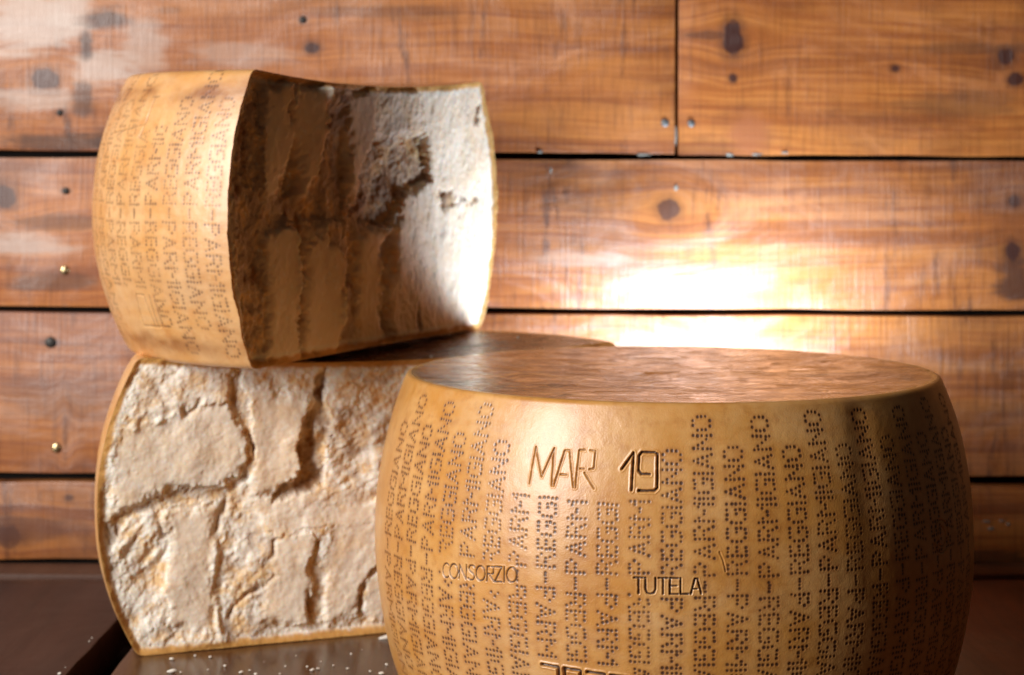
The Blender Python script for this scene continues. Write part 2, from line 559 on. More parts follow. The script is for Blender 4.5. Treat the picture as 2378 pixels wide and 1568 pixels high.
# pale splinters and resin left along the seams
resin = plain_mat("pale dried resin", (0.30, 0.27, 0.23), 0.7, 0, 0.3)
for k, (px, py, w, h, row) in enumerate([(1250, 352, 12, 6, 1), (1490, 358, 30, 5, 1), (1690, 357, 18, 6, 2), (1755, 356, 22, 5, 2), (1818, 352, 14, 5, 2),
                                         (1565, 316, 5, 40, 1), (1566, 435, 8, 12, 3), (1275, 395, 6, 14, 3),
                                         (2290, 1206, 16, 5, 5), (2300, 1222, 14, 7, 5), (2340, 1212, 10, 5, 5), (2325, 1204, 12, 4, 5)]):
    bm = bmesh.new()
    bmesh.ops.create_icosphere(bm, subdivisions=2, radius=1.0)
    rr = random.Random(k)
    for v in bm.verts:
        v.co *= rr.uniform(0.65, 1.2)
    bmesh.ops.scale(bm, vec=(w * MPP * .6, 0.0012, h * MPP * .6), verts=bm.verts)
    me = bpy.data.meshes.new("resin_fleck")
    bm.to_mesh(me)
    bm.free()
    p, cx, cz = planks[row]
    o = link("resin_fleck", me, resin, p)
    o.location = (wx(px) - cx, -0.0123, wz(py) - cz)

# ------------------------------------------------------------------ table
table = thing("wooden_table", "dark brown varnished plank table top under the cheeses", "table")
TW = dict(light=(0.105, 0.048, 0.026), mid=(0.066, 0.028, 0.016), dark=(0.026, 0.011, 0.008))
tw_left = wood_mat("dark table plank", (0.046, 0.015, 0.010), (0.030, 0.009, 0.006), (0.013, 0.004, 0.003), seed=21.0, axis='Y', rough=0.34, coat_rough=0.15, coat=0.06, saw=0.3, stain=0.5, bump=0.6, spec=0.2)
tw_mid = wood_mat("dark table plank glossy", (0.10, 0.042, 0.017), (0.060, 0.023, 0.010), (0.020, 0.008, 0.005), seed=27.0, axis='Y', rough=0.20, coat_rough=0.12, coat=0.25, saw=0.3, stain=0.5, bump=0.6, spec=0.2)
tw_back = wood_mat("dark rail", (0.12, 0.055, 0.03), (0.08, 0.034, 0.02), (0.03, 0.012, 0.008), seed=31.0, axis='X', rough=0.45, coat_rough=0.3, coat=0.05, saw=0.3, stain=0.5, bump=0.6, spec=0.2)
tw_right = wood_mat("reddish table plank", (0.130, 0.040, 0.015), (0.085, 0.025, 0.010), (0.030, 0.010, 0.006), seed=37.0, axis='Y', rough=0.42, coat_rough=0.25, coat=0.25, saw=0.3, stain=0.5, bump=0.6, spec=0.2)
T_BACK = 1.775
tb = [(-0.95, -0.345, tw_left, 0), (-0.313, -0.075, tw_mid, 0.0), (-0.072, 0.30, tw_mid, 0.0), (0.304, 0.95, tw_right, 0)]
for k, (x0, x1, mt, dz) in enumerate(tb):
    y0 = 0.62
    o = link("plank", board_mesh("plank", x1 - x0, T_BACK - y0, 0.035, 0.004, 40 + k, long_axis=1), mt, table)
    o.location = ((x0 + x1) / 2, (y0 + T_BACK) / 2, -0.0175 + dz)
o = link("rail", board_mesh("rail", 1.9, 0.052, 0.04, 0.004, 50), tw_back, table)
o.location = (0.0, 1.832, -0.021)
o = link("underframe", box_mesh("underframe", 1.9, 1.28, 0.03), backm, table)
o.location = (0.0, 1.23, -0.082)

# ------------------------------------------------------------------ cheese wheels
def profile(h, rtop, bulge, fil, step):
    al = math.atan(4 * bulge / (h - 2 * fil) * 0.9)
    rc = rtop - fil * math.cos(al)
    n = 7
    a = np.linspace(-math.pi / 2, -al, n)
    zb = fil + fil * np.sin(a)
    rb = rc + fil * np.cos(a)
    z1 = zb[-1]
    m = int((h - 2 * z1) / step)
    zs = np.linspace(z1, h - z1, m + 1)
    t = (zs - z1) / (h - 2 * z1)
    rs = rtop + bulge * (1 - np.abs(2 * t - 1) ** 2.1)
    z = np.concatenate([zb[:-1], zs, (h - zb[:-1])[::-1]])
    r = np.concatenate([rb[:-1], rs, rb[:-1][::-1]])
    return z, r, rc


# dotted capitals, five dots high
DOTS = {
    'O': (3, [(0, 1), (0, 2), (0, 3), (3, 1), (3, 2), (3, 3), (.9, 0), (2.1, 0), (.9, 4), (2.1, 4)]),
    'N': (3, [(0, i) for i in range(5)] + [(3, i) for i in range(5)] + [(.8, 3), (1.5, 2), (2.2, 1)]),
    'A': (3, [(1.5, 4), (1.1, 3), (1.9, 3), (.75, 2), (2.25, 2), (.4, 1), (2.6, 1), (0, 0), (3, 0), (1.5, 1)]),
    'I': (0, [(0, i) for i in range(5)]),
    'G': (3, [(0, 1), (0, 2), (0, 3), (.9, 4), (1.9, 4), (2.9, 4), (.9, 0), (1.9, 0), (2.9, .2), (3.1, 1.1), (3, 2), (2.1, 2)]),
    'E': (2, [(0, i) for i in range(5)] + [(1, 0), (2, 0), (1, 2), (2, 2), (1, 4), (2, 4)]),
    'R': (2.8, [(0, i) for i in range(5)] + [(1, 4), (2, 4), (2.8, 3), (1, 2), (2, 2), (2.3, 1), (2.8, 0)]),
    'P': (2.8, [(0, i) for i in range(5)] + [(1, 4), (2, 4), (2.8, 3), (1, 2), (2, 2)]),
    'M': (4, [(0, i) for i in range(5)] + [(4, i) for i in range(5)] + [(.8, 3.1), (1.6, 2), (2.4, 2), (3.2, 3.1)]),
    '-': (2, [(0, 2), (.7, 2), (1.4, 2), (2, 2)]),
}


def word_dots(w, pitch=1.0, gap=1.32):
    x = 0.0
    out = []
    for ch in w:
        wd, ds = DOTS[ch]
        out += [(x + a, b_) for a, b_ in ds]
        x += wd + gap
    return out, x - gap


class Stamp:
    """marks pressed into the rind: arc length along, height up"""

    def __init__(self, arc, z):
        self.arc, self.z = arc, z
        self.pit = np.zeros((len(z), len(arc)))
        self.h = np.zeros((len(z), len(arc)))
        self.halo = np.zeros((len(z), len(arc)))

    def win(self, a0, a1, z0, z1):
        i0, i1 = np.searchsorted(self.arc, [a0, a1])
        j0, j1 = np.searchsorted(self.z, [z0, z1])
        return slice(j0, j1), slice(i0, i1)

    def dot(self, a, z, r, depth, dark):
        J, I = self.win(a - 3.2 * r, a + 3.2 * r, z - 3.2 * r, z + 3.2 * r)
        A, Z = self.arc[I][None, :], self.z[J][:, None]
        if A.size == 0 or Z.size == 0:
            return
        d = np.sqrt((A - a) ** 2 + (Z - z) ** 2) / r
        k = 1 - sst(0.45, 1.45, d)
        self.pit[J, I] = np.maximum(self.pit[J, I], k * dark)
        self.halo[J, I] = np.maximum(self.halo[J, I], np.exp(-(d / 1.9) ** 2) * dark)
        lipk = np.exp(-((d - 1.45) / 0.35) ** 2)
        self.h[J, I] = np.minimum(self.h[J, I] + 0.00007 * lipk, np.where(k > 0.02, -depth * k, 9))

    def column(self, a, zc, up, down, pitch=0.0027, hgt=0.0030, r=0.00072, depth=0.0007, dark=1.0, zmax=1.0, zmin=-1.0, rng=random, sel=None):
        gapc = 2.6 * pitch
        du, lu = word_dots(up)
        dd, ld = word_dots(down)
        pts = []
        for (x, y) in DOTS['-'][1]:
            pts.append((a, zc + (x - 1) * pitch * 1.1))
        # upper word reads upwards: letter tops to the left
        for (x, y) in du:
            pts.append((a - (y - 2) * hgt, zc + gapc + x * pitch))
        # lower word reads downwards: letter tops to the right
        for (x, y) in dd:
            pts.append((a + (y - 2) * hgt, zc - gapc - x * pitch))
        for (pa, pz) in pts:
            if pz > zmax or pz < zmin:
                continue
            if sel is not None and not sel(pa, pz):
                continue
            fade = 0.72 + 0.5 * float(vn(np.array(pa * 55.0), np.array(pz * 30.0 + 5), 3))
            fade = min(1.0, fade)
            s = dark * fade * rng.uniform(0.75, 1.0)
            self.dot(pa + rng.gauss(0, 0.00016), pz + rng.gauss(0, 0.00016), r * rng.uniform(0.85, 1.15), depth * fade, s)

    def strokes(self, lines, a0, z0, sa, sz, w, depth, dark, slope=0.0, lip=0.00025, slant=0.0):
        """polyline letters in unit space (x right, y up, height 1) scaled to sa per unit, sz height"""
        for ln in lines:
            pts = [(a0 + x * sa + slant * y * sz, z0 + y * sz + slope * x * sa) for x, y in ln]
            xs = [p[0] for p in pts]
            zs = [p[1] for p in pts]
            J, I = self.win(min(xs) - 4 * w, max(xs) + 4 * w, min(zs) - 4 * w, max(zs) + 4 * w)
            A, Z = np.meshgrid(self.arc[I], self.z[J])
            if A.size == 0:
                continue
            wob = 0.25 * w * fbm(A * 400, Z * 400, 5, 2)
            d = (sdf_line(A, Z, pts) + wob) / w
            k = 1 - sst(0.45, 1.15, d)
            self.pit[J, I] = np.maximum(self.pit[J, I], k * dark)
            lipk = np.exp(-((d - 1.7) / 0.5) ** 2)
            self.h[J, I] = np.where(k > 0.02, np.minimum(self.h[J, I], -depth * k), np.maximum(self.h[J, I], lip * lipk + np.minimum(self.h[J, I], 0)))


def arcp(cx, cy, rx, ry, a0, a1, n=9):
    return [(cx + rx * math.cos(math.radians(a0 + (a1 - a0) * i / (n - 1))), cy + ry * math.sin(math.radians(a0 + (a1 - a0) * i / (n - 1)))) for i in range(n)]


L_ = {  # stroke letters, unit height, (advance width, polylines)
    'M': (.72, [[(0, 0), (.06, 1), (.34, .22), (.62, 1), (.66, 0)]]),
    'A': (.58, [[(0, 0), (.22, .96), (.36, .96), (.56, 0)], [(.16, .32), (.34, .32)]]),
    'R': (.60, [[(.03, 0), (.06, .98), (.22, 1)], [(.36, 1), (.52, .98), (.50, .52), (.38, .5)], [(.12, .5), (.24, .5)], [(.26, .40), (.55, 0)]]),
    '1': (.45, [[(0, .55), (.30, .98)], [(.30, .98), (.28, 0)]]),
    '9': (.55, [[(.5, .62), (.5, .96), (.42, 1), (.08, 1), (0, .9), (0, .52), (.08, .43), (.30, .43)], [(.5, .96), (.5, .08), (.42, 0), (.02, 0)]]),
    'C': (.62, [arcp(.32, .5, .32, .5, 50, 310)]),
    'O': (.78, [arcp(.34, .5, .34, .5, 0, 360, 15)]),
    'N': (.72, [[(0, 0), (.03, 1), (.55, 0), (.58, 1)]]),
    'S': (.60, [[(.5, .88), (.36, 1), (.14, .98), (.04, .80), (.14, .60), (.38, .44), (.48, .24), (.38, .03), (.14, 0), (0, .12)]]),
    'Z': (.62, [[(.02, 1), (.5, 1), (0, 0), (.5, 0)]]),
    'I': (.22, [[(.04, 0), (.04, 1)]]),
    'T': (.62, [[(0, 1), (.5, 1)], [(.25, 1), (.25, 0)]]),
    'U': (.70, [[(0, 1), (0, .3), (.1, .05), (.28, 0), (.46, .05), (.55, .3), (.55, 1)]]),
    'E': (.58, [[(.46, 1), (.02, 1), (.0, 0), (.46, 0)], [(0, .52), (.38, .52)]]),
    'L': (.55, [[(0, 1), (0, 0), (.42, 0)]]),
    'Y': (.58, [[(0, 1), (.26, .5), (.5, 1)], [(.26, .5), (.26, 0)]]),
    '2': (.72, [[(0, 1), (.52, 1), (.5, .55), (0, .45), (0, 0), (.52, 0)]]),
    '0': (.72, [[(0, 0), (.0, 1), (.5, 1), (.5, 0), (0, 0)]]),
    '3': (.72, [[(0, 1), (.52, 1), (.5, .52), (.1, .52)], [(.5, .52), (.5, 0), (0, 0)]]),
    '5': (.72, [[(.52, 1), (0, 1), (0, .55), (.5, .5), (.5, 0), (0, 0)]]),
    ' ': (.45, []),
}


def put_word(st, w, a0, a1, z0, hgt, wline, depth, dark, slope=0.0, slant=0.0, lip=0.00025):
    tot = sum(L_[c][0] for c in w)
    sa = (a1 - a0) / tot
    x = a0
    for c in w:
        st.strokes(L_[c][1], x, z0 + slope * (x - a0), sa, hgt, wline, depth, dark, slope, lip, slant)
        x += L_[c][0] * sa


R_FRONT = rind_mat("parmesan rind", (0.66, 0.345, 0.112), (0.57, 0.250, 0.050), (0.40, 0.135, 0.020), rough=0.34)
R_TOPW = rind_mat("pale orange rind", (0.76, 0.440, 0.195), (0.68, 0.330, 0.100), (0.52, 0.190, 0.040), rough=0.44)
CAPM = cap_mat("oiled rind top", (0.48, 0.175, 0.030), (0.24, 0.078, 0.015), (0.66, 0.30, 0.10), 0.16)
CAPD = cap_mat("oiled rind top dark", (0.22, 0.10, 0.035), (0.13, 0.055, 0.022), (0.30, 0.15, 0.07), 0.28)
PASTE = paste_mat("broken parmesan paste")


def cap_points(bu, bw, p0, rc, dish, z_edge, sgn, nl, edge_pow=2.0):
    lam = np.linspace(0, 1, nl) ** 0.8
    U = p0[0] + lam[:, None] * (bu - p0[0])[None, :]
    W = p0[1] + lam[:, None] * (bw - p0[1])[None, :]
    rho = np.minimum(np.sqrt(U ** 2 + W ** 2) / rc, 1)
    Z = z_edge - sgn * dish * (1 - rho ** edge_pow)
    return U, W, Z, rho


# ---------------------------- the whole wheel in front
FW = dict(c=(0.1197, 1.400), h=0.240, rtop=0.1997, bulge=0.0226, fil=0.0045)
root = thing("whole_cheese", "whole parmesan wheel in front with MAR 19 and dotted lettering on its ochre rind", "cheese", (FW['c'][0], FW['c'][1], 0))
zp, rp, rc = profile(FW['h'], FW['rtop'], FW['bulge'], FW['fil'], 0.0005)
RM = FW['rtop'] + FW['bulge']
dense = np.arange(-1.25, 1.25, 0.0005 / RM)
coarse = np.linspace(1.25, 2 * math.pi - 1.25, 160, endpoint=False)
phi = np.concatenate([dense, coarse])
arc = phi * RM
st = Stamp(arc[:len(dense)], zp)
ZC = 0.1262
rg = random.Random(3)
DEG = math.pi / 180


def fphi(px, r=RM):
    """angle on the front wheel's side seen at preview column px"""
    best = None
    for a in np.linspace(-1.3, 1.3, 2601):
        x = (FW['c'][0] + r * math.sin(a)) / (FW['c'][1] - r * math.cos(a)) * F_PX + PW / 2
        if best is None or abs(x - px) < best[0]:
            best = (abs(x - px), a)
    return best[1]


a_box0, a_box1 = fphi(1192) * RM, fphi(1532) * RM
a_con0, a_con1 = fphi(1028) * RM, fphi(1196) * RM
a_tut0, a_tut1 = fphi(1472) * RM, fphi(1626) * RM
a_num0, a_num1 = fphi(1252) * RM, fphi(1462) * RM


def keep(pa, pz):
    if a_num0 - .002 < pa < a_num1 + .002 and pz < 0.0740:
        return False
    if a_con0 - .001 < pa < a_con1 + .001 and 0.1150 < pz < 0.1335:
        return False
    if a_tut0 - .002 < pa < a_tut1 + .001 and 0.1200 < pz < 0.1335:
        return False
    return True


for k in range(-13, 13):
    a = (0.75 + 5.4 * k) * DEG * RM
    up, dn = ("PARMIGIANO", "REGGIANO") if k % 2 == 0 else ("REGGIANO", "PARMIGIANO")
    st.column(a, ZC + 0.0012 * math.sin(k * 2.1), up, dn, r=0.00102, depth=0.00028, dark=1.0 if k > -6 else 0.85, rng=rg, sel=keep, zmax=0.1800 if -6 <= k <= -2 else 1.0)
put_word(st, "MAR", fphi(1218) * RM, fphi(1378) * RM, 0.1856, 0.0238, 0.00060, 0.0011, 0.50, lip=0.0003)
put_word(st, "19", fphi(1438) * RM, fphi(1530) * RM, 0.1856, 0.0238, 0.00090, 0.0018, 0.85, lip=0.0005)
put_word(st, "CONSORZIO", a_con0, a_con1 + .002, 0.1160, 0.0098, 0.00062, 0.0010, 0.85, slope=0.085)
put_word(st, "TUTELA", a_tut0, a_tut1 + .001, 0.1213, 0.0100, 0.00068, 0.0011, 1.0, slope=0.012)
put_word(st, "2035", a_num0, a_num1 + .003, 0.0445, 0.0250, 0.0011, 0.0020, 0.75, slope=-0.055, lip=0.0006)
# faint oval brand and scars
st.strokes([arcp(0, 0, 1, 1, 0, 360, 25), arcp(0, 0, .55, .6, 0, 360, 25)], fphi(2190) * RM, 0.142, 0.011, 0.011, 0.0006, 0.0008, 0.4)
st.strokes([[(0, 0), (.5, -.8), (.8, -1.6), (.9, -2.0)]], fphi(1672) * RM, 0.148, 0.004, 0.006, 0.0006, 0.0004, 0.35)
st.strokes([[(0, 0), (1.1, 1.2), (2.2, 1.7)]], fphi(2120) * RM, 0.088, 0.010, 0.010, 0.0006, 0.0006, 0.3)
pit = np.zeros((len(zp), len(phi)))
hh = np.zeros_like(pit)
pit[:, :len(dense)] = st.pit
hh[:, :len(dense)] = st.h
PHI, Z = np.meshgrid(phi, zp)
Rg = np.repeat(rp[:, None], len(phi), 1)
cyc = np.cos(PHI)
syc = np.sin(PHI)
low = 0.0011 * fbm(cyc * 2.1 + 7, syc * 2.1 + Z * 14, 1, 3) + 0.00010 * fbm(PHI * 34, Z * 150, 4, 3)
# a shallow vertical crease on the shaded side
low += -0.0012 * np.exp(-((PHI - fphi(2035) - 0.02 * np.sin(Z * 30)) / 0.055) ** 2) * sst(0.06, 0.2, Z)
body_w = sst(0.0, 0.012, Z) * sst(0.0, 0.012, FW['h'] - Z)
Rg = Rg + low * body_w + hh
P = np.stack([Rg * syc, -Rg * cyc, Z], -1)
stain = 0.35 * np.clip(fbm(PHI * 5, Z * 30, 6, 3) - 0.25, 0, 1) + 0.9 * np.exp(-((PHI - fphi(2030)) / 0.035) ** 2) * sst(0.1, 0.22, Z) * 0.5  # random stains, plus a darker band along the crease
stain[:, :len(dense)] = np.clip(stain[:, :len(dense)] + 0.78 * st.halo, 0, 1)
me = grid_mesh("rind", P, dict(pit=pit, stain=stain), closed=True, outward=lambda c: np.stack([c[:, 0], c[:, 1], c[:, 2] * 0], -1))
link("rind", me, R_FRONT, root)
t = np.linspace(0, 2 * math.pi, 260, endpoint=False)
for nm, zedge, sg, dish, mt in (("top_face", FW['h'], 1, 0.004, CAPM), ("bottom_face", 0.0, -1, 0.002, CAPM)):
    U, W, Zc, rho = cap_points(rc * np.sin(t), -rc * np.cos(t), (0, 0), rc, dish, zedge, sg, 70)
    Zc = Zc + (0.0006 * fbm(U * 45, W * 45, 2, 4) + 0.0004 * fbm(U * 20, W * 90, 5, 3)) * (1 - rho ** 8) * sg
    if sg < 0:
        Zc = np.maximum(Zc, 0.0)
    me = grid_mesh(nm, np.stack([U, W, Zc], -1), dict(rim=sst(0.965, 1.0, rho)), closed=True, outward=lambda c, s=sg: np.stack([c[:, 0] * 0, c[:, 0] * 0, c[:, 0] * 0 + s], -1))
    link(nm, me, mt, root)


# ---------------------------- broken half wheels
def half_wheel(name, label, c, z_base, eu, off, h, rtop, bulge, fil, dish_top, dish_bot, stampf, facef, rind_m, cap_m, dense_arc, step, face_step, jag_amp, rind_stain):
    eu = np.array(eu) / np.hypot(*eu)
    en = np.array([-eu[1], eu[0]])
    root = thing(name, label, "cheese", (c[0], c[1], z_base))

    def world(u, w, z):
        return np.stack([u * eu[0] + w * en[0], u * eu[1] + w * en[1], z], -1)

    def jag(u, z):
        return jag_amp * (fbm(u * 45 + 3, z * 45, 8, 4) + 0.5 * fbm(u * 150, z * 150 + 4, 9, 2))

    def edge_shift(u, w, z):
        f = 1 - sst(0.0, 0.012, w + off)
        return w - jag(u, z) * f

    zp, rp, rc = profile(h, rtop, bulge, fil, step)
    rmax = rtop + bulge
    tot = (math.pi + 2 * math.asin(off / rmax)) * rmax
    arc = np.concatenate([np.arange(0, dense_arc, step), np.linspace(dense_arc, tot, 110)])
    st = Stamp(arc, zp)
    stampf(st, h)
    tt = arc / tot
    A, Z = np.meshgrid(tt, zp)
    R = np.repeat(rp[:, None], len(arc), 1)
    aoff = np.arcsin(np.clip(off / R, -1, 1))
    TH = (math.pi + aoff) - A * (math.pi + 2 * aoff)
    ew = sst(0.0, 0.012, Z) * sst(0.0, 0.012, h - Z)
    Rd = R + ((0.0010 * fbm(np.cos(TH) * 2 + 3, np.sin(TH) * 2 + Z * 14, 1, 3) + 0.0003 * fbm(TH * 30, Z * 130, 4, 3)) * ew + st.h) * sst(0.0, 0.012, np.minimum(A, 1 - A) * tot)
    U, W = Rd * np.cos(TH), Rd * np.sin(TH)
    W = edge_shift(U, W, Z)
    stain = np.clip(rind_stain(A * tot, Z, h) + 0.32 * st.halo, 0, 1)
    me = grid_mesh("rind", world(U, W, Z), dict(pit=st.pit, stain=stain), outward=lambda q: q * np.array([1, 1, 0]) - 0.3 * np.array([0, 0, 0]))
    link("rind", me, rind_m, root)

    # caps
    hc = math.sqrt(rc * rc - off * off)
    a0 = math.asin(off / rc)
    th = np.linspace(-a0, math.pi + a0, 180)
    bu = np.concatenate([rc * np.cos(th), np.linspace(-hc, hc, 161)[1:-1]])
    bw = np.concatenate([rc * np.sin(th), np.full(159, -off)])
    for nm, ze, sg, dish in (("top_face", h, 1, dish_top), ("bottom_face", 0.0, -1, dish_bot)):
        U, W, Zc, rho = cap_points(bu, bw, (0.0, rc * 0.4), rc, dish, ze, sg, 60)
        Zc = Zc + 0.0006 * fbm(U * 45, W * 45, 2, 4) * (1 - rho ** 8) * sg * sst(0, 0.01, W + off)
        W = edge_shift(U, W, Zc)
        me = grid_mesh(nm, world(U, W, Zc), dict(rim=sst(0.94, 1.0, rho)), closed=True, outward=lambda q, s=sg: np.stack([q[:, 0] * 0, q[:, 0] * 0, q[:, 0] * 0 + s], -1))
        link(nm, me, cap_m, root)

    # broken face
    zf, rf, _ = profile(h, rtop, bulge, fil, face_step)
    nu = int(2 * rmax / face_step)
    a = np.linspace(-1, 1, nu)
    Aa, Z0 = np.meshgrid(a, zf)
    Rf = np.repeat(rf[:, None], nu, 1)
    HC = np.sqrt(Rf ** 2 - off ** 2)
    U = Aa * HC
    rho = np.minimum(np.sqrt(U ** 2 + off ** 2) / rc, 1)
    w_ = (Z0 / h)
    zt = -dish_top * (1 - rho ** 2) * w_ ** 2 + dish_bot * (1 - rho ** 2) * (1 - w_) ** 2
    Z = Z0 + zt
    # distance to the edge of the face
    dB = np.minimum(HC - np.abs(U), np.minimum(Z0, h - Z0) * 1.0)
    dB = np.maximum(dB, 0)

    def px2face(px, py):
        """preview pixel -> (u, z) on the plane of the break"""
        d = ray(px, py)
        p0 = np.array([c[0] - en[0] * off, c[1] - en[1] * off])
        # (t*d - p0).en = 0
        t = (p0 @ en) / (d[:2] @ en)
        q = d[:2] * t - np.array(c)
        return q @ eu, CAM_Z + d[2] * t - z_base

    H, grain, tan_shade, pale = facef(U, Z, px2face, h)
    bl_ = sst(0.0, 0.007, dB)
    Hj = jag(U, Z)
    D = Hj + bl_ * (H - Hj)
    edge = (1 - sst(0.0035, 0.0065, dB + 0.0018 * fbm(U * 160, Z * 160, 3, 3)))
    pl = np.maximum(pale, 0.7 * np.exp(-((dB - 0.0078) / 0.0018) ** 2))
    me = grid_mesh("broken_face", world(U, -off - D, Z), dict(grain=grain, tan_shade=tan_shade * (1 - edge), edge=edge, pale=pl * (1 - edge)),
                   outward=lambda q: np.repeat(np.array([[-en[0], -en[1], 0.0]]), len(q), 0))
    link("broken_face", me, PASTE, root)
    return root, px2face


def poly_field(U, Z, pts, jitter, seed, soft):
    wu = U + 2.3 * jitter * fbm(U * 50, Z * 50, seed, 5, 0.68)
    wz_ = Z + 2.3 * jitter * fbm(U * 50 + 40, Z * 50 + 11, seed + 2, 5, 0.68)
    return sst(soft, -soft, sdf_poly(wu, wz_, pts))


def cliff_plate(U, Z, Q, hgt, ang, jit, seed):
    """height of a torn plate: it rises out of the ground and ends in a jagged cliff on the side the angle points to"""
    dx, dz = math.cos(math.radians(ang)), math.sin(math.radians(ang))
    cu = np.mean([q[0] for q in Q])
    cz_ = np.mean([q[1] for q in Q])
    pr = [(q[0] - cu) * dx + (q[1] - cz_) * dz for q in Q]
    t = np.clip((((U - cu) * dx + (Z - cz_) * dz) - min(pr)) / (max(pr) - min(pr)), 0, 1)
    wu = U + 2.6 * jit * (fbm(U * 45, Z * 45, seed, 5, 0.70))
    wv = Z + 2.6 * jit * (fbm(U * 45 + 40, Z * 45 + 11, seed + 2, 5, 0.70))
    sd = sdf_poly(wu, wv, Q)
    soft = 0.011 + (0.0009 - 0.011) * sst(0.35, 0.75, t)
    m = sst(soft, -soft, sd)
    mw = sst(0.0035, -0.0060, sd)
    return m * hgt * (0.05 + 0.95 * t ** 1.3), m, mw, t


def flakes(U, Z, fu, fz, seed, n=5.0):
    """small stepped flakes: noise cut into terraces with sharp, crumbling edges"""
    q = fbm(U * fu + 0.25 * fbm(U * 210, Z * 210, seed + 3, 3), Z * fz, seed, 4, 0.55) * n
    fl = np.floor(q)
    return fl + sst(0.0, 0.22, q - fl) + 0.35 * (q - fl)


